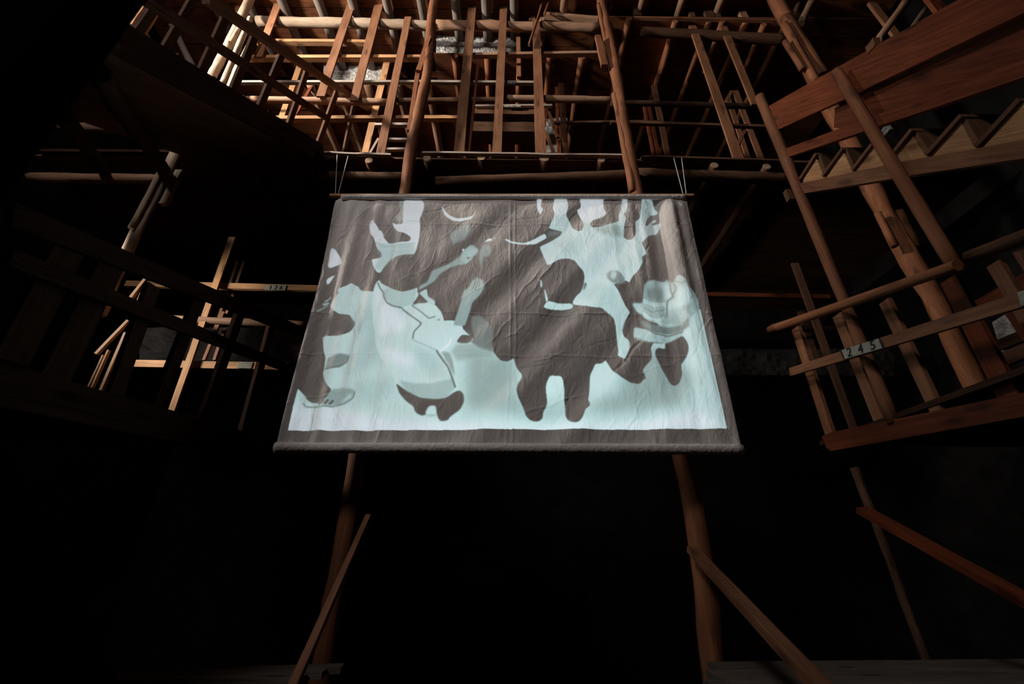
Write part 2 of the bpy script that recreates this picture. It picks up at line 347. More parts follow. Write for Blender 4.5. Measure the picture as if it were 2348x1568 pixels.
rail(s5, (1085, 267), (1238, 268), .3, YI+.2, BROWN, 'panel_board', h=.26); rail(s5, (1085, 305), (1238, 306), .28, YI+.2, BROWN, 'panel_board', h=.26)
s6 = thing('inner_partition', 'inner row of narrow slats seen behind the dim partition', 'partition', at(1600, 360, Y=YI))
for a, b, w, m in (((1685, 209), (1746, 367), 13, PINE), ((1669, 225), (1716, 366), 11, PINE), ((1499, 196), (1532, 362), 12, PINE), ((1488, 246), (1511, 361), 8, RED), ((1477, 246), (1500, 361), 6, RED), ((1497, 300), (1513, 361), 7, RED)):
    vboard(s6, a, b, w, YI, m)
board('brace', at(1677, 210, Y=YI), at(1664, 233, Y=YI), .06, .04, (0, -1, 0), PINE, s6)
board('brace', at(1707, 300, Y=YI), at(1692, 330, Y=YI), .05, .04, (0, -1, 0), PINE, s6)
# painted number patches on two rails
def mark(parent, a, b, Y, h, name='painted_label'):
    return board(name, at(*a, Y=Y), at(*b, Y=Y), h, .004, (0, -1, 0), WHITEP, parent, segs=1, jit=.02)
mark(s2, (1158, 189), (1181, 190), YR-.031, .05); mark(s5, (1156, 243), (1194, 243), YI-.03, .05)
for k, px in enumerate((1164, 1168, 1174, 1177)):
    c = at(px, 189.5, Y=YR-.035); board('ink_mark', c+V((0, 0, -.012)), c+V((.004, 0, .014)), .012, .003, (0, -1, 0), INK, s2, segs=1)
for k, px in enumerate((1168, 1177, 1181)):
    c = at(px, 243, Y=YI-.034); board('ink_mark', c+V((0, 0, -.012)), c+V((.004, 0, .014)), .014, .003, (0, -1, 0), INK, s5, segs=1)

# timber clutter at the top centre
s7 = thing('upper_rack', 'small timber frame with a whitened stile at the top centre', 'frame', at(1190, 180, Y=4.6))
vboard(s7, (1187, 22), (1188, 50), 11, 4.55, GREY, t=.05, name='stile'); vboard(s7, (1188, 74), (1190, 178), 9, 4.55, PINE, t=.05, name='stile')
vboard(s7, (1196, 24), (1197, 50), 5, 4.6, RED, name='stile'); rail(s7, (1184, 18), (1376, 24), .07, 4.7, LOGW)
vboard(s7, (1218, -10), (1220, 48), 15, 4.42, BROWN, t=.05, name='stile'); vboard(s7, (1270, -10), (1273, 32), 12, 4.45, GREY, t=.05, name='stile')
vboard(s7, (1292, -10), (1288, 34), 12, 4.6, BROWN, t=.05, name='stile')
for lab, a, b in (('thin bent stick leaning left of the whitened upright at the top centre', (1247, -6), (1213, 104)), ('second thin stick, right of its twin at the top centre', (1262, -6), (1248, 34))):
    o = log('leaning_stick', at(*b, Y=4.2), at(*a, Y=4.2), .022, .018, LOGR); tag(o, lab, 'stick', 'thin sticks at the top centre')

s8 = thing('upper_rack', 'four short uprights on the topmost floor edge at the upper right', 'frame', at(1650, 40, Y=4.6))
for a, b, w, m in (((1605, -12), (1628, 42), 20, BROWN), ((1628, -10), (1648, 42), 10, BROWN), ((1678, -10), (1708, 44), 16, LOGW), ((1570, -10), (1588, 42), 12, BROWN), ((1455, -10), (1462, 38), 16, BROWN)):
    vboard(s8, a, b, w, 4.3, m, t=.06, name='upright')

# roof poles at the upper left and upper right
for lab, a, b, Ya, Yb, r, m in (
    ('sunlit sloping pole left of the left staircase rails', (360, -12), (446, 163), 4.3, 5.2, .065, GREY),
    ('short sunlit pole above the pale log bundle', (530, -20), (556, 38), 4.6, 4.3, .085, LOGR),
    ('short pole right of the bundled post at the top edge', (1838, -10), (1818, 38), 4.2, 4.2, .04, LOGW),
    ('thicker short pole beside the bundled post at the top edge', (1868, -10), (1836, 54), 4.0, 4.0, .06, LOGW),
    ('slanting square pole over the right staircase side', (2083, -5), (2013, 92), 3.2, 3.2, .045, LOGW),
    ('thin pole right of the slanting square pole', (2122, 20), (2090, 66), 3.3, 3.3, .03, LOGW)):
    o = log('roof_pole', at(*b, Y=Yb), at(*a, Y=Ya), r, r, m); tag(o, lab, 'pole')
o = board('roof_board', at(1998, 8, Y=3.5), at(2060, 90, Y=3.5), .12, .04, (0, -1, 0), PINE); tag(o, 'red board crossing behind the slanting square pole at the upper right', 'board')
o = board('roof_board', at(2120, -20, Y=3.0), at(2160, 30, Y=3.0), .16, .05, (0, -1, 0), RED); tag(o, 'short red board end above the right staircase side', 'board')
o = board('roof_board', at(346, 18, Y=3.6), at(306, 84, Y=3.6), .06, .22, (0, -1, 0), PINE); tag(o, 'sunlit board edge glowing at the far upper left', 'board')
o = board('roof_board', at(334, 78, Y=4.2), at(362, 118, Y=4.2), .07, .08, (0, -1, 0), PINE); tag(o, 'short pale brace right under the glowing board edge', 'board')

# ------------------------------------------------------------------ left staircase (climbs away from the viewer)
XL = -2.7
ls = thing('staircase', 'shadowed wooden staircase seen from below at the upper left', 'staircase', at(270, 120, X=XL))
n_x = (1, 0, 0)
board('stringer', at(262, 82, X=XL), at(738, 353, X=XL), .24, .05, n_x, DARKW, ls, segs=6)
board('handrail', at(470, -4, X=XL), at(846, 250, X=XL), .085, .07, n_x, LOGW, ls, segs=6)
board('middle_rail', at(318, -10, X=XL+.03), at(748, 270, X=XL+.03), .075, .05, n_x, BROWN, ls, segs=6)
for a, b, w in (((448, -10), (370, 128), 22), ((520, 34), (455, 180), 24), ((585, 80), (528, 222), 22), ((646, 124), (590, 258), 20), ((703, 164), (658, 296), 18), ((772, 210), (727, 337), 18), ((812, 236), (788, 354), 17), ((372, -10), (312, 78), 22)):
    p, q = at(*a, X=XL-.04), at(*b, X=XL-.04)
    board('baluster', q, p, metres(w, p)*.8, .03, n_x, BROWN, ls)
# soffit boards along the slope, and the steps above them
p, q = at(262, 112, X=XL-.03), at(738, 372, X=XL-.03)
sl = (q-p).normalized(); up = V((0, -sl.z, sl.y))
p = p-sl*1.6
for k in range(9):
    dx = V((-.1-.19*k, 0, 0)); board('soffit_board', p+dx, q+dx, .182, .022, up, BROWN, ls, jit=.01)
nst = 11
for k in range(nst):
    c = p+(q-p)*((k+.5)/nst)+up*.2+V((-.62, 0, 0)); board('tread', c+V((-.55, 0, 0)), c+V((.55, 0, 0)), .26, .035, (0, 0, 1), BROWN, ls, segs=1)
# under-stair joists and a beam stub on the left
def below_soffit(px, py, k):
    d = at(px, py, Y=1)-EYE; t = (p-EYE).dot(up)/d.dot(up); return EYE+d*t*k
lj = [log('joist_log', below_soffit(225, 165, .9), below_soffit(400, 425, .82), .075, .07, DARKW), log('joist_log', below_soffit(140, 262, .9), below_soffit(262, 425, .86), .075, .065, DARKW)]
tag(lj[0], 'thick dark log slanting under the left staircase, right of its twin', 'log', 'dark logs under the left staircase')
tag(lj[1], 'thick dark log slanting under the left staircase, left of its twin', 'log', 'dark logs under the left staircase')
o = board('short_beam', at(250, 157, X=-3.3), at(296, 157, X=-3.3)+V((.02, 0, 0)), .05, .05, (0, 0, 1), GREY); tag(o, 'stub of pale beam under the left staircase boards', 'beam')

# ------------------------------------------------------------------ left landing
ZL = at(452, 962, X=XL).z-.05
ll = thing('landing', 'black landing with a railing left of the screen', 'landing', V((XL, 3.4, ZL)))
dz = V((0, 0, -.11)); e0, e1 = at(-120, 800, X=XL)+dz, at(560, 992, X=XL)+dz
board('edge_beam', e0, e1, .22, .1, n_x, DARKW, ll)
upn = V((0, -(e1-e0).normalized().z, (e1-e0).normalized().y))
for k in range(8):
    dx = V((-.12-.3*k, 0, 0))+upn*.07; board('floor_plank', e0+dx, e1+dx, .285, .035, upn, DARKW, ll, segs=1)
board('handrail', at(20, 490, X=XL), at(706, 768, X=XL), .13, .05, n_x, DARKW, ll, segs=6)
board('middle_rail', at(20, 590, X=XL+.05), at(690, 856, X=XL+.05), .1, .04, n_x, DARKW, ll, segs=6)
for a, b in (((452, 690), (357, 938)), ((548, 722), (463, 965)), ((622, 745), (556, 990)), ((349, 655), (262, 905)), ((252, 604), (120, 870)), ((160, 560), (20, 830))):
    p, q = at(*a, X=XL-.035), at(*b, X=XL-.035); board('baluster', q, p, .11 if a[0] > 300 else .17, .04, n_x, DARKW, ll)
# leaning laths by the left landing
for lab, a, b, w in (('longest pale lath leaning from top right among the laths at the lower left', (338, 636), (284, 704), 8), ('short pale lath just right of the top lath', (326, 672), (309, 712), 6),
                     ('crossing pale lath slanting the most, lower left', (295, 735), (221, 812), 8), ('long pale lath standing right of the crossing lath', (289, 763), (229, 903), 7),
                     ('thin lath leftmost at the bottom of the lath bundle', (238, 815), (201, 896), 4), ('thin lath second from left at the bottom of the lath bundle', (250, 803), (209, 897), 4), ('faint lath rightmost of the lath bundle', (304, 748), (262, 850), 3)):
    p, q = at(*a, Y=4.0), at(*b, Y=4.0); o = board('lath', q, p, metres(w, p)*.9, .03, (0, -1, 0), PINE2); tag(o, lab, 'lath', 'leaning laths beside the left landing')

# lower slatted partitions behind the screen, left and right
YB = 4.75
lp = thing('lower_partition', 'sunlit slatted partition low on the left, behind the black railing', 'partition', at(460, 990, Y=YB))
rail(lp, (290, 651), (735, 662), .045, YB, PINE2, h=.085); lograil(lp, (330, 728), (715, 745), .05, YB-.04, LOGW, wob=.3); rail(lp, (296, 834), (660, 841), .045, YB, PINE2, h=.09)
vboard(lp, (533, 545), (391, 952), 15, YB-.06, PINE2)
for a, b, w in (((545, 600), (492, 760), 6), ((513, 715), (468, 826), 7), ((516, 755), (492, 826), 7), ((560, 600), (520, 720), 6), ((425, 960), (418, 990), 6)): vboard(lp, a, b, w, YB+.25, PINE)
mark(lp, (546, 836.5), (578, 837.5), YB-.0275, .085, 'painted_label')
mark(lp, (608, 659), (655, 660), YB-.0275, .08, 'painted_label')
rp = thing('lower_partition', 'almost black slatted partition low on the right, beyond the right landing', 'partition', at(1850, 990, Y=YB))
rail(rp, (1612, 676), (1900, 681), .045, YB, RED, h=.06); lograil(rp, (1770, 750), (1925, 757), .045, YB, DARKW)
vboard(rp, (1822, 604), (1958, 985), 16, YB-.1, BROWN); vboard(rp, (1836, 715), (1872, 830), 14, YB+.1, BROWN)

def lettering(text, parent, c, xdir, updir, h, name='number'):
    cu = bpy.data.curves.new('number', 'FONT'); cu.body = text; cu.size = 1; cu.align_x = 'CENTER'; cu.align_y = 'CENTER'; cu.extrude = .02; cu.space_character = 1.15
    tmp = bpy.data.objects.new('number_source', cu); COL.objects.link(tmp)
    bpy.context.view_layer.update(); me = bpy.data.meshes.new_from_object(tmp.evaluated_get(bpy.context.evaluated_depsgraph_get()))
    bpy.data.objects.remove(tmp); bpy.data.curves.remove(cu)
    x = xdir.normalized(); y = (updir-x*updir.dot(x)).normalized(); z = x.cross(y)
    for v in me.vertices: v.co = v.co*h
    me.materials.clear()
    return place(name, me, INK, Matrix(((x.x, y.x, z.x, c.x), (x.y, y.y, z.y, c.y), (x.z, y.z, z.z, c.z), (0, 0, 0, 1))), parent)
for k, ch in enumerate('126'): lettering(ch, lp, at(620+12*k, 659.4+.15*k, Y=YB-.031), V((1, 0, 0)), V((0, 0, 1)), .085, 'digit')

# ------------------------------------------------------------------ right staircase
XR = 2.7; nx = (-1, 0, 0)
rs = thing('staircase', 'reddish wooden staircase with a broad plank side at the upper right', 'staircase', at(1850, 430, X=XR))
P = lambda x, y, X=XR: at(x, y, X=X)
prism('side_plank', [P(1763, 245), P(1993, 116), P(2400, -110), P(2400, 8), P(1935, 230), P(1786, 298)], nx, .035, RED, rs)
prism('side_plank', [P(1918, 249, XR+.06), P(2400, 14, XR+.06), P(2400, 150, XR+.06), P(1990, 300, XR+.06), P(1916, 293, XR+.06)], nx, .03, RED, rs)
prism('handrail', [P(1804, 342), P(2071, 243), P(2400, 121), P(2400, 163), P(1813, 360)], nx, .05, RED, rs)
prism('stringer', [P(1844, 421), P(2073, 373), P(2400, 315), P(2400, 358), P(2080, 406), P(1972, 424), P(1856, 443)], nx, .09, PINE, rs)
R5 = lambda x, y, X=XR: at(1700+x*.2933, y*.2933, X=X)
prism('carriage_board', [R5(*a, XR+.02) for a in ((490, 1440), (500, 1395), (595, 1225), (655, 1375), (700, 1360), (805, 1170), (880, 1335), (1040, 1150), (1210, 1200), (1340, 1030), (1450, 1215), (1500, 1215), (1725, 930), (1840, 1150), (1900, 1155), (2300, 700), (2300, 1105), (1300, 1275))], nx, .03, PINE2, rs)
for a, b in (((470, 1395), (595, 1203)), ((650, 1372), (805, 1158)), ((876, 1330), (1035, 1125)), ((1203, 1195), (1350, 1012)), ((1460, 1212), (1740, 902)), ((1850, 1142), (2190, 778))):
    p, q = R5(*a), R5(*b); d = (q-p).normalized(); n = V((0, -d.z, d.y)); off = V((.43, 0, 0))
    board('tread', p+off, q+off, .9, .028, n, BROWN, rs, segs=1, jit=.01)
for a, b in (((595, 1205), (655, 1370)), ((805, 1160), (875, 1330)), ((1340, 1030), (1460, 1212)), ((1722, 925), (1850, 1142)), ((2175, 790), (2260, 920))):
    p, q = R5(*a), R5(*b); d = (q-p).normalized(); n = V((0, -d.z, d.y)); off = V((.45, 0, 0))
    board('riser', p+off, q+off, .88, .022, n, BROWN, rs, segs=1, jit=.01)
board('block', P(1994, 116), P(2012, 94), .07, .05, nx, PINE, rs)
o = board('wall_light_gap', P(2022, 312, XR+.8), P(2040, 290, XR+.8), .08, .03, nx, PLAST); tag(o, 'pale gypsum lump glimpsed behind the right staircase post', 'plaster')
# the two round posts that carry the handrail
def xpost(label, a, b, w, X, mat):
    p, q = at(*a, X=X), at(*b, X=X); t = thing('railing_post', label, 'post', q)
    log('trunk', q, p, metres(w[1], q)/2, metres(w[0], p)/2, mat, t, wob=.14, bend=.012); return t
fpost = xpost('round railing post at the left end of the broad plank side', (1742, 222), (2050, 970), (20, 27), XR-.03, LOGR)
board('peg', at(1804, 438, X=XR-.02), at(1813, 460, X=XR-.02), .05, .05, nx, BROWN, fpost)
gpost = xpost('round railing post crossing the broad plank side and ending on the log handrail', (1918, 164), (2196, 620), (22, 30), XR-.1, LOGR)

# ------------------------------------------------------------------ right landing
ZR = at(1915, 1012, X=XR).z
rl = thing('landing', 'red-brown landing with an open railing right of the screen', 'landing', V((XR, 3, ZR)))
prism('edge_beam', [P(1897, 1000), P(1920, 991), P(2400, 894), P(2400, 950), P(1918, 1034), P(1908, 1026)], nx, .1, RED, rl)
y0, y1 = 1.2, 3.7
for k in range(8):
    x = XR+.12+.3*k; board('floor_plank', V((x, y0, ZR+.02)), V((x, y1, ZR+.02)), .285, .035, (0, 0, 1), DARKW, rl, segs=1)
log('handrail', at(1767, 757, X=XR-.15), at(2196, 607, X=XR-.15), .04, .034, LOGR, rl, wob=.1)
log('handrail', at(2222, 590, X=XR-.02), at(2400, 524, X=XR-.02), .04, .04, BROWN, rl, wob=.1)
mr = board('middle_rail', at(1814, 853, X=XR-.14), at(2400, 670, X=XR-.14), .075, .03, nx, PINE, rl, segs=6)
for a, b, w, X in (((1826, 752), (1908, 1005), 26, XR), ((1922, 722), (2022, 972), 27, XR), ((2031, 690), (2152, 946), 28, XR), ((2282, 604), (2400, 800), 30, XR), ((2340, 570), (2420, 700), 26, XR)):
    p, q = at(*a, X=X), at(*b, X=X); board('baluster', q, p, metres(w, q), .03, nx, PINE, rl, w2=metres(w, p)*.95)
p, q = at(2178, 640, X=XR+.05), at(2320, 915, X=XR+.05); board('baluster', q, p, metres(46, q), .03, nx, RED, rl, w2=metres(38, p))
a, b = at(1933, 813, X=XR-.158), at(2022, 786, X=XR-.158)
board('painted_label', a, b, .073, .006, nx, WHITEP, rl, segs=1, jit=.01)
a2, b2 = at(2338, 686, X=XR-.158), at(2400, 667, X=XR-.158); board('painted_label', a2, b2, .073, .006, nx, WHITEP, rl, segs=1, jit=.01)
for k, ch in enumerate('245'): lettering(ch, rl, a+(b-a)*(.2+.3*k)+V((-.006, 0, 0)), (b-a), V((0, 0, 1)), .095, 'digit')
for t_ in (a, b): board('ink_stroke', t_+V((-.005, 0, -.036)), t_+V((-.005, 0, .036)), .012, .004, nx, INK, rl, segs=1)
# board rubble beyond the right landing with a pale gypsum face
gp = thing('boarded_niche', 'gypsum niche with dark boards at the right edge, below the painted rail', 'niche', at(2320, 780, X=3.4))
prism('gypsum_face', [at(2281, 739, X=3.4), at(2325, 712, X=3.4), at(2370, 760, X=3.4), at(2295, 784, X=3.4)], nx, .04, PLAST, gp)
prism('gypsum_face', [at(2300, 800, X=3.4), at(2370, 770, X=3.4), at(2370, 790, X=3.4), at(2305, 812, X=3.4)], nx, .04, PLAST, gp)
board('frame_board', at(2248, 705, X=3.35), at(2380, 632, X=3.35), .1, .04, nx, RED, gp); board('frame_board', at(2295, 828, X=3.35), at(2400, 785, X=3.35), .09, .04, nx, BROWN, gp)
board('frame_board', at(2322, 705, X=3.3), at(2370, 775, X=3.3), .09, .04, nx, RED, gp); board('frame_board', at(2292, 792, X=3.35), at(2380, 757, X=3.35), .07, .04, nx, DARKW, gp)

# ------------------------------------------------------------------ decks, braces at the bottom
ZD = at(1650, 1527, Y=3.88).z
def deck(label, pts_far, pts_near, n, mat):
    (a, b), (c, d) = pts_far, pts_near
    t = thing('deck', label, 'deck', (a+b)/2)
    for k in range(n):
        p = (a+(c-a)*((k+.5)/n)); q = (b+(d-b)*((k+.5)/n)); w = ((c-a).length+(d-b).length)/2/n
        board('deck_plank', p, q, w*.93, .04, (0, 0, 1), mat, t, segs=3, jit=.02)
    return t
zc = dict(Z=ZD)
dr = deck('grey plank deck in the bottom right corner', (at(1650, 1527, **zc), at(2420, 1518, **zc)), (at(1640, 1600, **zc), at(2500, 1600, **zc)), 3, SLAT)
fa, fb = at(1632, 1538, **zc), at(1850, 1572, **zc)
board('fascia_board', fa+V((0, 0, -.12)), fb+V((0, 0, -.12)), .2, .05, (-.4, -1, 0), BROWN, dr)
for k in range(6):
    c = fa+(fb-fa)*(k/6)+V((0, -.02, -.03)); board('plank_end', c, c+(fb-fa)*.13, .045, .03, (-.4, -1, 0), BROWN, dr, segs=1)
for x in (1.8, 4.2):
    for y in (3.2, 3.9): board('leg', V((x, y, ZF)), V((x, y, ZD-.03)), .1, .1, (0, -1, 0), DARKW, dr)
dl = deck('grey plank deck in the bottom left corner', (at(150, 1550, Z=ZD-.02), at(805, 1527, Z=ZD-.02)), (at(200, 1563, Z=ZD-.02), at(672, 1564, Z=ZD-.02)), 3, SLAT)
board('fascia_board', at(200, 1570, Z=ZD-.02)+V((0, 0, -.08)), at(670, 1570, Z=ZD-.02)+V((0, 0, -.08)), .14, .04, (0, -1, 0), DARKW, dl)
for x in (-3.2, -1.6): board('leg', V((x, 3.8, ZF)), V((x, 3.8, ZD-.05)), .1, .1, (0, -1, 0), DARKW, dl)
for lab, a, Ya, b, Yb, w1, w2, t, m in (
    ('orange diagonal brace board leaning on the post below the screen right corner', (1587, 1260), 3.9, (1905, 1600), 2.3, .085, .085, .05, PINE),
    ('reddish diagonal brace board running off the right edge near the bottom', (1976, 1168), 3.9, (2420, 1414), 2.9, .105, .105, .05, RED),
    ('thin pale diagonal brace below the screen left corner', (845, 1183), 3.85, (664, 1592), 2.9, .042, .05, .04, PINE),
    ('barely visible brown brace far down on the left', (385, 1238), 4.2, (174, 1428), 3.4, .1, .1, .04, BROWN)):
    p, q = at(*a, Y=Ya), at(*b, Y=Yb)
    if Ya > 4.1: q = p+(q-p)*((p.z-ZF)/(p.z-q.z))
    o = board('brace_board', p, q, w1, t, (0, -1, .4), m, segs=5, w2=w2); tag(o, lab, 'brace')

# doorway boards in the blackness at the bottom centre
dd = thing('door_1', 'black plank door barely visible at the bottom centre', 'door', V((0.1, YW-.1, ZF)), kind='structure')
for k, (x0, x1) in enumerate(((1062, 1110), (1112, 1178), (1182, 1228), (1232, 1268), (1272, 1330))):
    a, b = at(x0, 1345, Y=YW-.08), at(x1, 1345, Y=YW-.08); c = (a+b)/2
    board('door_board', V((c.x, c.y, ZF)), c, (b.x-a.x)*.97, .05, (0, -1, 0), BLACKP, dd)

# ------------------------------------------------------------------ out-of-focus timbers close to the viewer
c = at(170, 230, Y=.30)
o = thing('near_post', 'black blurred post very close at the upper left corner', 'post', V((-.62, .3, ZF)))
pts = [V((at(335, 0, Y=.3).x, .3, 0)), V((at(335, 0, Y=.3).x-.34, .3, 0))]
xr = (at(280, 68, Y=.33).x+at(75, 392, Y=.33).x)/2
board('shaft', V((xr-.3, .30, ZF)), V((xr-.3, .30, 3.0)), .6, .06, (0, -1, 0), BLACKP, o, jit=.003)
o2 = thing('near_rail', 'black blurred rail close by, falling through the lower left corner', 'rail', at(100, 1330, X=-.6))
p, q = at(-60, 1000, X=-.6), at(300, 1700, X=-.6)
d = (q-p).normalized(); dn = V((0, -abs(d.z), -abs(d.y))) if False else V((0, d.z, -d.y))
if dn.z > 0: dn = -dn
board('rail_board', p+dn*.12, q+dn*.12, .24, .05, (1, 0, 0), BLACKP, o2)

# ------------------------------------------------------------------ the hanging screen
YSC = 3.6
TL, TR, BR, BL = at(783, 452, Y=YSC), at(1574, 452, Y=YSC), at(1699, 1026, Y=YSC), at(634, 1022, Y=YSC)
def sheet_pt(u, v): return (BL*(1-u)+BR*u)*(1-v)+(TL*(1-u)+TR*u)*v
def lift(u, v):
    """how far the cloth bulges towards the viewer: hanging folds, diagonal drags, packing creases"""
    e = 0.0
    # soft hanging folds on the right side, gathered at the rod
    s = max(0, (u-.72)/.28); g = .35+.65*v
    e += s*g*(.020*math.sin(u*60+v*1.5)+.014*math.sin(u*113+1.0+v*2)+.007*math.sin(u*210+v*3))
    # big fold right of centre top
    e += -.075*math.exp(-((u-(.905-.03*(1-v)))/.02)**2)*min(1, v*1.3)*(1 if v > .15 else v/.15)
    e += .045*math.exp(-((u-(.95-.02*(1-v)))/.022)**2)*v
    # left side fine upright folds
    s = max(0, (.34-u)/.34); e += s*(.013*math.sin(u*88+v*4)+.009*math.sin(u*150-v*5+2))
    # diagonal drag folds through the middle
    m = math.exp(-((u-.6)/.28)**2); dgn = u*1.9-v*1.15
    e += m*(.024*math.sin(dgn*17)+.011*math.sin(dgn*31+1.2+u*3))*(0.3+.7*(1-abs(v-.5)*1.2))
    # packing creases
    for uu in (.494, .507): e += .009*math.exp(-((u-uu-.004*math.sin(v*5))/.0017)**2)
    for vv in (.855, .46, .30): e += .006*math.exp(-((v-vv-.004*math.sin(u*7))/.002)**2)
    e += .02*noise.noise(V((u*3, v*2.2, 4)))+.006*noise.noise(V((u*14, v*7, 1)))+.0032*noise.noise(V((u*46, v*24, 2)))
    return e*min(1, (1-v)*14+.15)
ps = thing('projection_screen', 'crumpled cloth projection screen hanging from a batten in the barn', 'screen', sheet_pt(.5, .5))
# picture corners on the cloth (photo pixels on the screen plane -> u,v)
def to_uv(px, py):
    p = at(px, py, Y=YSC); v = (p.z-(BL.z+BR.z)/2)/((TL.z+TR.z)/2-(BL.z+BR.z)/2)
    l = BL.x*(1-v)+TL.x*v; r = BR.x*(1-v)+TR.x*v
    return (p.x-l)/(r-l), v
ptl, ptr, pbr, pbl = [to_uv(*a) for a in ((771, 458), (1549, 457), (1667, 983), (660, 987))]
def pic_uv(a, b):
    x = [ptl[i]*(1-a)*b+ptr[i]*a*b+pbr[i]*a*(1-b)+pbl[i]*(1-a)*(1-b) for i in (0, 1)]
    return x
NA, NB = 400, 300
_rr = random.Random(11)
RIDGE = []
for _ in range(150):
    a_ = _rr.choice((1.35, 1.5, 1.65, .9, 1.1, 2.2, .35))+_rr.uniform(-.25, .25)
    RIDGE.append((_rr.random(), _rr.random()*.94, math.cos(a_), math.sin(a_), _rr.uniform(.02, .11), _rr.uniform(.0016, .0032), _rr.choice((-1, 1, 1))*_rr.uniform(.0025, .007)))
RIDGE += [(.66, .88, .46, .89, .13, .0035, -.012), (.60, .66, .5, .86, .12, .003, .010), (.54, .58, .55, .83, .09, .003, .009), (.78, .30, .62, .78, .10, .004, -.010)]
def ridges(u, v):
    """short sharp creases pressed into the cloth by folding and handling"""
    out = np.zeros_like(u)
    for (cu, cv, dx, dy, L_, w_, h_) in RIDGE:
        a = (u-cu)*dx*1.3+(v-cv)*dy; b = (u-cu)*dy*1.3-(v-cv)*dx+.0035*np.sin(a*60+cu*40)
        out += h_*np.exp(-(b/w_)**2)*np.exp(-(a/L_)**4)
    return out
# u,v grid: picture area in the middle, margins around it
def grid_mesh(name, us, fn):
    vs = []; fs = []; n = len(us[0]); m = len(us)
    A = np.array(us, dtype=np.float64).reshape(-1, 2); rid = ridges(A[:, 0], A[:, 1]); k = 0
    for row in us:
        for (u, v) in row:
            p = sheet_pt(u, v); vs.append(p+V((0, -lift(u, v)-rid[k], 0))); k += 1
    for i in range(m-1):
        for j in range(n-1):
            k = i*n+j; fs.append((k, k+1, k+n+1, k+n))
    c = sheet_pt(.5, .5); me = bpy.data.meshes.new(name); me.from_pydata([v-c for v in vs], [], fs)
    for p in me.polygons: p.use_smooth = True
    me.update(); return me, c
pic = [[pic_uv(j/NA, i/NB) for j in range(NA+1)] for i in range(NB+1)]
def clothmat():
    m, nt, B, N, L = nodes('screen_cloth')
    B.inputs['Roughness'].default_value = .95; B.inputs['Specular IOR Level'].default_value = .1
    tc = N('ShaderNodeTexCoord')
    n2 = N('ShaderNodeTexNoise'); n2.inputs['Scale'].default_value = 3; L(tc.outputs['Object'], n2.inputs['Vector'])
    cr = N('ShaderNodeValToRGB'); cr.color_ramp.elements[0].color = (.60, .545, .53, 1); cr.color_ramp.elements[1].color = (.70, .65, .63, 1); L(n2.outputs['Fac'], cr.inputs[0]); L(cr.outputs[0], B.inputs['Base Color'])
    mp = N('ShaderNodeMapping'); mp.inputs['Scale'].default_value = (8, 8, 3.2); L(tc.outputs['Object'], mp.inputs[0])
    a = N('ShaderNodeTexNoise'); a.inputs['Scale'].default_value = 1.6; a.inputs['Detail'].default_value = 5; a.inputs['Distortion'].default_value = 1.6; L(mp.outputs[0], a.inputs['Vector'])
    v = N('ShaderNodeTexVoronoi'); v.feature = 'DISTANCE_TO_EDGE'; v.inputs['Scale'].default_value = .9; L(mp.outputs[0], v.inputs['Vector'])
    vm = N('ShaderNodeMapRange'); vm.inputs[2].default_value = .06; vm.inputs[3].default_value = .5; vm.inputs[4].default_value = 0; L(v.outputs['Distance'], vm.inputs[0])
    ad = N('ShaderNodeMath'); ad.operation = 'ADD'; L(a.outputs['Fac'], ad.inputs[0]); ad.inputs[1].default_value = 0
    ad2 = N('ShaderNodeMath'); ad2.operation = 'MULTIPLY_ADD'; L(vm.outputs[0], ad2.inputs[0]); ad2.inputs[1].default_value = .25; L(ad.outputs[0], ad2.inputs[2])
    bp = N('ShaderNodeBump'); bp.inputs['Strength'].default_value = .5; bp.inputs['Distance'].default_value = .022; L(ad2.outputs[0], bp.inputs['Height']); L(bp.outputs[0], B.inputs['Normal'])
    return m
CLOTH = clothmat()
me, c = grid_mesh('projected_picture', pic, None)
place('projected_picture', me, CLOTH, Matrix.Translation(c), ps)['label'] = 'black and white picture of dancing people thrown on the cloth'
def strip(inner, outer, n):
    return [[(a[0]+(b[0]-a[0])*k/n, a[1]+(b[1]-a[1])*k/n) for a, b in zip(inner, outer)] for k in range(n+1)]
top_in = pic[-1]; bot_in = pic[0]; lef_in = [r[0] for r in pic]; rig_in = [r[-1] for r in pic]
top_out = [(j/NA, 1.0) for j in range(NA+1)]; bot_out = [(j/NA, 0.0) for j in range(NA+1)]
lef_out = [(0.0, i/NB) for i in range(NB+1)]; rig_out = [(1.0, i/NB) for i in range(NB+1)]
import bmesh
bmm = bmesh.new()
for rows, flip in ((strip(top_in, top_out, 6), False), (strip(bot_in, bot_out, 8), True), (strip(lef_in, lef_out, 10), False), (strip(rig_in, rig_out, 16), True)):
    me, c = grid_mesh('margin', rows, None); bmm.from_mesh(me); bpy.data.meshes.remove(me)
bmesh.ops.remove_doubles(bmm, verts=bmm.verts, dist=.0004); bmesh.ops.recalc_face_normals(bmm, faces=bmm.faces)
me = bpy.data.meshes.new('cloth'); bmm.to_mesh(me); bmm.free()
for p in me.polygons: p.use_smooth = True
o = place('cloth_margin', me, CLOTH, Matrix.Translation(c), ps); o['label'] = 'plain grey margin of the cloth around the picture'
a, b = at(632, 1026, Y=YSC), at(1701, 1030, Y=YSC)
hem = log('hem', a, b, .045, .045, CLOTH, ps, wob=.05, seg=.06, bend=.0, knots=False); hem['label'] = 'rolled bottom hem holding a weight bar'
board('batten', at(757, 449, Y=YSC), at(1590, 449, Y=YSC), .03, .04, (0, -1, 0), PINE2, ps, segs=3, jit=.01)['label'] = 'pale wooden batten carrying the cloth'
a, b = at(784, 452, Y=YSC-.01), at(1572, 452, Y=YSC-.01)
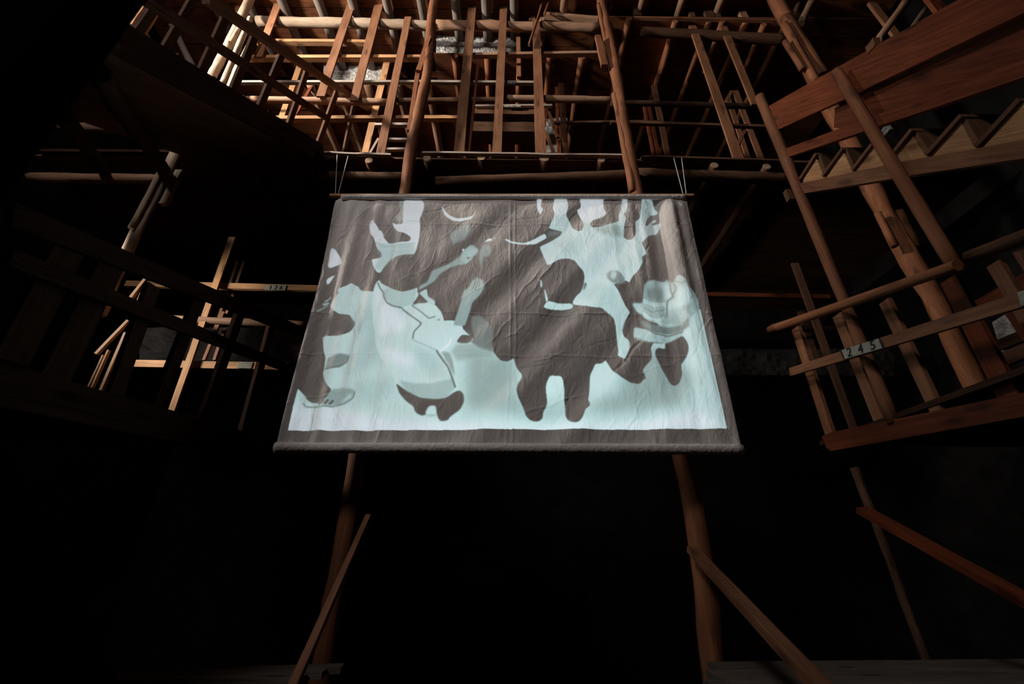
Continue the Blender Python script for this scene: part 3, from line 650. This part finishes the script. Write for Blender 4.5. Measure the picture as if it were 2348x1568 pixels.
sl_ = log('rod_sleeve', a, b, .03, .03, CLOTH, ps, wob=.08, seg=.05, bend=.0, knots=False)
for (x0, y0, x1, y1) in ((773, 355, 769, 448), (798, 358, 775, 448), (1545, 362, 1567, 448), (1563, 362, 1574, 448)):
    log('hanging_cord', at(x1, y1, Y=YSC), at(x0, y0, Y=YG-.04), .006, .006, CORD, ps, wob=0, sides=6, seg=.5, bend=0, knots=False)

# ------------------------------------------------------------------ the projector's picture, painted as light values on the screen plane
IW, IH = 1280, 720*1280//1280+20
img = np.zeros((IH, IW), np.float32)
# picture rectangle on the screen plane in metres
xa = min(at(771, 458, Y=YSC).x, at(660, 987, Y=YSC).x); xb = max(at(1549, 457, Y=YSC).x, at(1667, 983, Y=YSC).x)
za = min(at(660, 987, Y=YSC).z, at(1667, 983, Y=YSC).z); zb = max(at(771, 458, Y=YSC).z, at(1549, 457, Y=YSC).z)
ZO = {'A': (700, 440, .19133), 'B': (960, 440, .19133), 'C': (1200, 440, .19133), 'D': (1360, 440, .19133), 'E': (640, 720, .20408), 'F': (860, 700, .21684), 'G': (1120, 700, .21684), 'H': (1380, 700, .21684), 'P': (0, 0, 1.0)}
def tr(seq):
    out = []; k = 'P'
    for s in seq:
        if isinstance(s, str): k = s; continue
        x0, y0, f = ZO[k]; p = at(x0+s[0]*f, y0+s[1]*f, Y=YSC)
        out.append(((p.x-xa)/(xb-xa)*IW, (zb-p.z)/(zb-za)*IH))
    return out
def fill(pts, val, alpha=1.0, soft=0):
    P_ = np.array(pts); x0 = max(0, int(P_[:, 0].min())-2-3*soft); x1 = min(IW, int(P_[:, 0].max())+3+3*soft); y0 = max(0, int(P_[:, 1].min())-2-3*soft); y1 = min(IH, int(P_[:, 1].max())+3+3*soft)
    if x1 <= x0 or y1 <= y0: return
    X, Y = np.meshgrid(np.arange(x0, x1)+.5, np.arange(y0, y1)+.5); ins = np.zeros(X.shape, bool); n = len(pts)
    for i in range(n):
        (ax, ay), (bx, by) = pts[i], pts[(i+1) % n]
        if ay == by: continue
        c_ = ((ay > Y) != (by > Y)) & (X < (bx-ax)*(Y-ay)/(by-ay)+ax); ins ^= c_
    m = ins.astype(np.float32)
    if soft: m = blur(m, soft)
    m *= alpha; img[y0:y1, x0:x1] = img[y0:y1, x0:x1]*(1-m)+val*m
def blur(a, r):
    for _ in range(2):
        for ax in (0, 1):
            k = 2*r+1; pad = [(0, 0), (0, 0)]; pad[ax] = (r+1, r); c_ = np.cumsum(np.pad(a, pad, mode='edge'), axis=ax)
            a = (c_[k:, :]-c_[:-k, :])/k if ax == 0 else (c_[:, k:]-c_[:, :-k])/k
    return a
def line(seq, w, val, alpha=1.0):
    pts = tr(seq)
    for (ax, ay), (bx, by) in zip(pts[:-1], pts[1:]):
        d_ = math.hypot(bx-ax, by-ay) or 1; nx_, ny_ = -(by-ay)/d_*w/2, (bx-ax)/d_*w/2
        fill([(ax+nx_, ay+ny_), (bx+nx_, by+ny_), (bx-nx_, by-ny_), (ax-nx_, ay-ny_)], val, alpha)
def rounded(pts):
    n = len(pts); out = []
    for i in range(n):
        (ax, ay), (bx, by) = pts[i], pts[(i+1) % n]; r = min(.22, 4/(math.hypot(bx-ax, by-ay)+1e-6))
        out += [(ax+(bx-ax)*r, ay+(by-ay)*r), (bx+(ax-bx)*r, by+(ay-by)*r)]
    return out
def poly(val, *seq, alpha=1.0, soft=0): fill(rounded(rounded(tr(seq))), val, alpha, soft)
# lit ground
poly(.82, 'A', (380,1165),(490,1125),(555,1085),(590,1115),(640,1140),(660,1180),(740,1195),(810,1200), 'P', (870,690),(960,700),(1000,735),(1045,735),(1100,790),(1130,800),(1270,712),(1330,690),(1395,640),(1470,700),(1607,708),(1668,984),(659,988), 'E', (205,835),(285,910),(310,965),(370,1000),(430,1000),(480,990),(520,940),(570,890),(580,850),(540,820),(500,740),(490,660),(500,640),(520,490),(500,440),(490,320),(487,250),(660,245),(740,225),(810,190),(860,110),(830,60),(820,20), 'A', (575,1568),(560,1520),(530,1475),(400,1465),(330,1430),(290,1355),(370,1245),(395,1215))
poly(.85, 'C', (195,655),(330,590),(440,520),(470,470),(300,440),(350,330),(375,270),(350,195),(365,150),(370,80), 'D', (700,85),(720,140),(735,200),(780,230),(760,260),(690,260),(640,330),(625,400),(650,400),(700,330),(740,310),(760,330),(705,360),(705,380),(815,360),(790,440),(760,490),(680,510),(620,570),(580,610),(610,660),(645,740),(580,780),(600,840),(570,900),(530,960),(470,1010),(435,1090),(400,1080),(330,1100),(245,1110),(300,1180),(340,1270),(390,1370),(440,1410),(410,1480),(370,1568), 'P', (1420,760),(1330,700),(1280,690), 'C', (590,1310),(735,1020),(660,890),(620,830),(540,800),(430,810),(290,890),(240,760))
# shading of the ground
poly(.42, 'P', (1070,800),(1190,810),(1190,930),(1300,930),(1420,900),(1440,760),(1600,860),(1560,940),(1200,960),(1060,940), alpha=.8, soft=22)
poly(.6, 'P', (870,690),(900,740),(880,830),(800,860),(790,830),(840,780),(800,720), alpha=.75, soft=16)
poly(.6, 'P', (800,880),(900,860),(910,900),(830,930), alpha=.6, soft=14)
poly(.66, 'C', (560,500),(660,560),(640,760),(480,800),(420,640), alpha=.8, soft=16)
poly(.66, 'C', (1250,600),(1370,560),(1380,900),(1100,900), alpha=.6, soft=16)
poly(.66, 'P', (1320,660),(1400,650),(1440,720),(1420,800),(1380,720), alpha=.7, soft=12)
poly(1.0, 'P', (640,925),(760,930),(900,965),(1100,972),(1420,968),(1600,940),(1680,990),(640,990), alpha=.75, soft=14)
# upper left hands and sleeves
poly(1.0, 'A', (1180,100),(1400,100),(1425,140),(1420,200),(1400,260),(1370,330),(1380,420),(1370,540),(1340,660),(1310,745),(1190,745),(1090,770),(1010,820),(950,890),(895,975),(850,960),(815,900),(790,805),(880,800),(920,775),(910,720),(860,680),(840,610),(815,540),(785,510),(765,400),(800,320),(830,370),(870,420),(885,460),(910,460),(935,500),(940,550),(1010,620),(1150,595),(1240,590),(1270,560),(1260,530),(1190,490),(1110,475),(1060,420),(1045,360),(1090,385),(1165,385),(1170,320))
poly(.66, 'A', (860,620),(1310,620),(1300,745),(1090,770),(950,890),(895,970),(815,900),(900,790),(880,690), alpha=.75, soft=5)
line(['A', (830,600),(960,650),(1320,610)], 6, .6, .6); line(['A', (870,690),(1000,680),(1310,680)], 7, .82, .7); line(['A', (1200,340),(1360,350)], 3, .7, .8)
poly(.42, 'A', (1120,105),(1182,105),(1170,330),(1130,360),(1085,330),(1090,270),(1140,240)); poly(.3, 'A', (945,200),(990,270),(1020,380),(1000,380),(965,270), soft=2)
poly(1.0, 'A', (320,665),(360,685),(430,790),(440,860),(290,915),(270,880),(290,800),(300,720)); poly(.95, 'A', (365,990),(330,1040),(290,1100),(260,1110),(250,1060),(290,1020))
line(['A', (135,1435),(200,1400),(280,1350)], 8, .4); line(['A', (215,1350),(290,1325)], 7, .6); line(['A', (240,1310),(290,1285),(315,1250)], 6, .6); line(['A', (200,1360),(240,1300)], 4, .35)
poly(.25, 'A', (540,250),(620,200),(700,155),(780,150),(760,190),(640,240), soft=5)
poly(.95, 'B', (275,180),(290,170),(310,220),(370,280),(460,315),(560,310),(640,290),(690,220),(660,290),(620,330),(500,355),(400,345),(310,280))
poly(.42, 'B', (560,340),(640,460),(560,570),(400,640),(365,480),(490,440), soft=4)
poly(.9, 'B', (1020,570),(1060,565),(1110,595),(1250,620),(1350,590),(1510,500),(1540,550),(1400,630),(1270,640),(1110,620))
poly(.2, 'B', (920,260),(1180,250),(1300,280),(1130,300), soft=5)
poly(1.0, 'C', (160,85),(225,85),(215,140),(205,170),(240,205),(205,280),(165,210))
poly(.5, 'C', (300,470),(470,450),(430,510),(280,540), alpha=.6, soft=4)
# dark legs at the top right
for s in (((520,80),(540,180),(510,280),(550,340),(590,430),(650,470),(700,465),(725,400),(700,330),(660,270),(640,210),(690,190),(690,150),(670,110),(690,80)),
          ((960,80),(965,200),(1000,260),(940,310),(830,340),(795,390),(830,430),(950,410),(1080,370),(1145,350),(1140,270),(1165,240),(1185,80)),
          ((1245,80),(1250,160),(1240,230),(1205,260),(1230,320),(1210,400),(1200,540),(1250,570),(1310,565),(1350,500),(1340,350),(1390,320),(1410,200),(1420,80))):
    poly(0, 'C', *s)
poly(.5, 'C', (830,430),(960,410),(1150,380),(1180,450),(1190,540),(1000,520),(900,480), alpha=.85, soft=6)
for yy in (90, 120): line(['D', (620,yy),(655,yy+40)], 3, .2)
poly(.95, 'C', (370,90),(520,90),(540,180),(515,270),(380,290),(350,195), alpha=.8); poly(.98, 'C', (690,90),(955,90),(965,200),(1000,260),(830,340),(790,380),(720,350),(660,270),(645,210),(690,190)); 
# woman with raised arms
poly(.84, 'A', (890,1050),(905,1090),(990,1135),(1060,1180),(1160,1200),(1270,1175),(1345,1140), 'P', (957,672),(982,690),(996,700), 'F', (640,0),(700,70),(725,140),(735,210),(760,245),(790,190),(840,160),(910,190),(935,230),(915,310),(860,370),(830,430),(800,500),(830,600),(850,720),(865,880),(840,930),(750,980),(650,995),(480,980),(330,900),(220,825),(170,730),(60,560),(10,440), 'A', (795,1420),(790,1280),(815,1170),(840,1095))
poly(1.0, 'A', (820,1180),(880,1100),(930,1250),(1000,1370),(1150,1420), 'F', (200,60),(330,150),(300,260),(60,330), alpha=.7, soft=8); poly(.97, 'F', (60,420),(280,500),(420,560),(380,660),(250,640),(120,560), alpha=.7, soft=9)
poly(.58, 'F', (300,420),(620,480),(760,640),(800,760),(620,780),(480,640),(420,480), alpha=.6, soft=9)
poly(.5, 'F', (250,790),(420,820),(600,820),(830,770),(850,880),(750,980),(650,995),(480,980),(330,900), alpha=.75, soft=2); poly(.66, 'F', (780,500),(830,600),(850,860),(800,720), alpha=.5)
poly(.34, 'F', (700,480),(790,490),(825,590),(845,760),(790,660), alpha=.7, soft=2)
poly(.62, 'A', (940,1180),(1000,1150),(1160,1200),(1340,1150),(1300,1330),(1160,1390),(1040,1370),(960,1290), alpha=.75)
poly(.0, 'P', (960,672),(983,690),(980,694),(945,698),(958,680)); poly(.72, 'B', (0,1210),(100,1155),(110,1250),(200,1310),(190,1370),(140,1350))
line(['A', (865,1090),(900,1160),(935,1200),(940,1260),(970,1330),(1040,1370),(1160,1395), 'F', (285,40),(490,195),(410,280),(395,360)], 5, .25, .9)
line(['A', (1275,1355),(1480,1515), 'F', (570,140),(640,115)], 4, .3, .9); line(['A', (1275,1355),(1450,1310)], 3, .4); line(['F', (650,470),(770,650),(850,870)], 6, .3)
line(['F', (400,370),(500,410),(650,470)], 4, .6); line(['F', (810,330),(790,400),(690,480)], 7, .98, .8); poly(.3, 'F', (645,155),(690,140),(680,165), soft=1)
poly(.48, 'B', (0,1150),(20,1115),(100,1080),(160,940),(360,860),(490,770),(530,700),(580,660),(640,620),(700,660),(730,700),(660,770),(640,810),(560,870),(480,870),(350,920),(260,980),(190,1070),(80,1140),(0,1180), soft=1)
poly(.66, 'B', (500,790),(540,700),(620,640),(720,690),(650,740),(640,810),(560,860), alpha=.7, soft=3); poly(.1, 'B', (570,790),(620,770),(600,800), soft=1); poly(.95, 'B', (520,680),(545,680),(545,705),(525,710))
for k in range(3): line(['B', (590,715+k*25),(715,700+k*22)], 4, .75, .6)
poly(.42, 'B', (760,620),(830,620),(880,690),(860,750),(820,790),(780,770),(750,940),(730,860),(720,760), soft=3); poly(1.0, 'B', (780,605),(850,545),(895,575)); poly(.5, 'B', (890,545),(930,540),(930,560),(900,565), soft=1)
poly(.5, 'B', (640,1060),(690,1020),(770,1050),(790,1140),(740,1230),(640,1330),(620,1420),(560,1600),(410,1600),(450,1480),(500,1330),(530,1190),(600,1140), soft=1)
for x in (690, 725): line(['B', (x,1035),(x-50,1180)], 3, .2, .7)
poly(.3, 'F', (1020,110),(1100,90),(1180,140),(1240,230),(1240,420),(1250,500),(1100,450),(1010,390),(1050,330),(1020,200), soft=2); poly(0, 'F', (860,380),(920,300),(1040,320),(1010,390),(940,400))
poly(.45, 'F', (800,480),(870,395),(1010,395),(1250,480),(1250,540),(1000,560),(860,600), alpha=.7, soft=5)
# dark hem and feet of the woman
poly(0, 'F', (220,820),(330,900),(480,980),(650,995),(750,980),(850,910),(900,900),(935,940),(940,1020),(900,1100),(790,1180),(770,1215),(690,1225),(660,1180),(645,1090),(640,1060),(570,1060),(530,1130),(540,1160),(480,1165),(420,1130),(410,1070),(330,1010),(260,930), soft=1)
poly(.5, 'F', (540,1160),(650,1150),(650,1170),(540,1175), soft=2)
# left feet
poly(.42, 'E', (540,490),(690,440),(780,450),(790,500),(700,590),(560,620),(500,640),(530,560), soft=2); line(['E', (520,620),(680,590),(770,530),(785,460)], 4, .2, .8)
poly(.5, 'E', (580,850),(720,825),(850,850),(845,930),(740,1010),(560,1035),(440,1020),(520,940), soft=2); line(['E', (270,1000),(300,1045),(600,1040),(740,1005),(830,945),(850,870)], 4, .3, .8)
for k in range(3): line(['E', (440+60*k,1015),(490+60*k,970)], 5, .08)
poly(.95, 'E', (690,1010),(820,930),(810,890),(700,980), alpha=.6, soft=3)
# man in the dark suit
poly(0, 'C', (290,890),(430,810),(540,800),(620,830),(660,890),(720,950),(735,1020),(720,1110),(690,1190),(640,1230),(590,1310),(600,1340),(700,1360),(830,1385),(930,1390),(1000,1430),(1060,1500), 'G', (1190,25),(1270,80),(1330,150),(1350,260),(1360,380),(1375,480),(1365,535),(1440,570),(1500,640),(1440,740),(1390,740),(1300,670),(1250,590),(1240,570),(1200,610),(1130,610),(1110,660),(1075,730),(1070,860),(1060,960),(1050,1000),(1075,1045),(1060,1075),(1025,1095),(1000,1180),(960,1235),(910,1245),(850,1225),(815,1170),(815,1080),(800,1000),(805,900),(790,800),(770,750),(650,745),(610,830),(605,900),(620,1020),(610,1080),(575,1130),(575,1190),(540,1225),(480,1235),(420,1205),(390,1160),(370,1090),(310,980),(295,900),(310,830),(350,780),(355,730),(310,670),(285,610),(270,550),(240,570),(200,590),(125,580),(90,540),(50,500),(40,380),(50,240),(0,180), 'P', (1085,700),(1130,640),(1200,600))
poly(.8, 'C', (235,1385),(270,1330),(300,1310),(430,1335),(560,1325),(600,1340),(590,1390),(450,1410),(300,1405)); poly(.6, 'C', (195,1050),(220,1060),(235,1140),(200,1150)); poly(.75, 'C', (245,1160),(262,1180),(300,1300),(270,1330)); poly(.25, 'C', (735,1070),(770,1090),(730,1170),(715,1160), soft=2)
# right-hand woman carrying a basket
poly(0, 'D', (245,1110),(390,1060),(435,1090),(470,1010),(530,960),(600,900),(660,1050),(610,1110),(590,1300),(520,1420),(460,1480),(430,1420),(390,1370),(340,1270),(300,1180))
poly(.42, 'D', (155,980),(200,940),(300,940),(370,1010),(390,1080),(350,1105),(240,1100),(170,1050), soft=2); poly(.72, 'D', (220,950),(270,950),(280,1000),(240,1060),(210,1020), soft=3)
poly(0, 'H', (300,60),(240,180),(215,265),(230,320),(290,370),(305,440),(250,560),(240,575),(165,540),(60,600),(100,680),(200,760),(300,820),(400,830),(430,790),(465,770),(455,740),(430,690),(450,650),(530,570),(525,500),(515,460),(540,410),(600,380),(600,200),(420,60))
poly(0, 'H', (670,400),(670,460),(600,450),(565,480),(570,540),(640,680),(700,780),(730,830),(775,845),(820,810),(850,730),(835,620),(890,550),(918,480),(915,410),(860,320),(700,330))
poly(.58, 'D', (610,1110),(660,1060),(760,1045),(850,1060),(880,1020),(920,1070),(960,1080),(1000,1000),(1060,1000),(1110,1050),(1140,1130),(1210,1200),(1260,1290),(1280,1400),(1240,1450),(1100,1600),(640,1530),(520,1420),(460,1330),(590,1330), soft=2)
poly(.36, 'D', (650,1150),(850,1130),(850,1290),(750,1320),(640,1270), alpha=.7, soft=6); poly(.95, 'D', (850,1080),(915,1080),(930,1240),(870,1290), alpha=.8, soft=4); poly(.85, 'D', (1020,1150),(1140,1140),(1190,1300),(1080,1380),(900,1400),(900,1310),(1000,1270), alpha=.8, soft=6); poly(.5, 'D', (1060,1370),(1180,1350),(1160,1450),(1060,1430), alpha=.7, soft=4)
poly(.78, 'D', (470,1330),(580,1340),(590,1440),(520,1450), alpha=.7, soft=5); line(['D', (920,1080),(930,1180),(960,1250),(890,1290),(880,1500)], 5, .2, .8); line(['D', (960,1090),(1000,1160),(950,1230)], 5, .25, .7); line(['D', (1140,1130),(1190,1240),(1180,1290)], 5, .3, .7); line(['D', (970,1060),(1060,1100),(1110,1080)], 4, .3, .6)
for yy in (1320, 1345): line(['D', (600,yy-30),(730,yy+20),(860,yy)], 5, .9, .7)
line(['D', (600,1440),(680,1520),(780,1540),(850,1500)], 7, .95, .7); line(['D', (610,1380),(700,1440),(860,1400)], 4, .35, .6)
poly(.36, 'H', (400,130),(420,220),(560,300),(700,310),(860,270),(930,230),(920,130),(850,200),(650,220),(500,190), soft=3); poly(.62, 'H', (340,220),(450,250),(600,300),(750,300),(870,270),(850,320),(700,390),(580,410),(400,380),(330,340), soft=1); line(['H', (420,225),(560,305),(700,318),(860,275)], 4, .25, .8)
poly(.5, 'H', (660,100),(850,120),(860,200),(640,220), alpha=.6, soft=5); line(['H', (440,110),(520,170),(600,185),(660,150)], 7, .75, .7); line(['H', (350,340),(500,400),(640,400)], 5, .3, .6)
poly(.25, 'D', (915,455),(1000,450),(1070,485),(1000,485), soft=2)
# keep the light inside the picture's edge, soften it as a projector lens does
edge = np.zeros_like(img); keep = img; img = edge; fill(tr(['P', (769,457),(1550,457),(1667,983),(660,987)]), 1.0); edge = img; img = keep
img = blur(img, 1)*edge
img = np.clip(img, 0, 1.05)
RGB = np.zeros((IH, IW, 4), np.float32); k = img
KK = [0, .25, .42, .5, .66, .82, 1.0, 1.05]
for ch, tab in enumerate(([0, .04, .11, .19, .31, .42, .66, .68], [0, .07, .20, .33, .53, .66, .80, .81], [0, .068, .205, .335, .55, .69, .91, .93])):
    RGB[..., ch] = np.interp(k, KK, tab)
RGB[..., 3] = 1
im = bpy.data.images.new('projector_slide', IW, IH, alpha=False, float_buffer=True); im.colorspace_settings.name = 'Non-Color'
im.pixels.foreach_set(RGB[::-1].ravel()); im.update(); im.pack()

# the projector: a lamp whose beam carries the slide, standing level behind the viewer
PJ = V((0.3, 0.5, 2.9)); DS = YSC-PJ.y
pj = bpy.data.lights.new('projector_beam', 'SPOT'); pj.energy = 640; pj.color = (1, 1, 1); pj.spot_size = math.radians(110); pj.spot_blend = 0; pj.shadow_soft_size = .004
po = bpy.data.objects.new('projector_beam', pj); COL.objects.link(po); po.location = PJ; po.rotation_euler = (math.radians(90), 0, 0)
pj.use_nodes = True; nt = pj.node_tree; N = nt.nodes.new; L = nt.links.new; em = nt.nodes['Emission']
tc = N('ShaderNodeTexCoord'); sp = N('ShaderNodeSeparateXYZ'); L(tc.outputs['Normal'], sp.inputs[0])
def mth(op, a, b):
    n = N('ShaderNodeMath'); n.operation = op
    for i, v in enumerate((a, b)):
        if isinstance(v, (int, float)): n.inputs[i].default_value = v
        else: L(v, n.inputs[i])
    return n.outputs[0]
az = mth('ABSOLUTE', sp.outputs[2], 0)
sx = mth('MULTIPLY', mth('DIVIDE', sp.outputs[0], az), DS); sz = mth('MULTIPLY', mth('DIVIDE', sp.outputs[1], az), DS)
uu = mth('DIVIDE', mth('SUBTRACT', mth('ADD', sx, PJ.x), xa), xb-xa); vv = mth('DIVIDE', mth('SUBTRACT', mth('ADD', sz, PJ.z), za), zb-za)
cb = N('ShaderNodeCombineXYZ'); L(uu, cb.inputs[0]); L(vv, cb.inputs[1])
ti = N('ShaderNodeTexImage'); ti.image = im; ti.extension = 'CLIP'; ti.interpolation = 'Linear'; L(cb.outputs[0], ti.inputs[0]); L(ti.outputs[0], em.inputs[0])
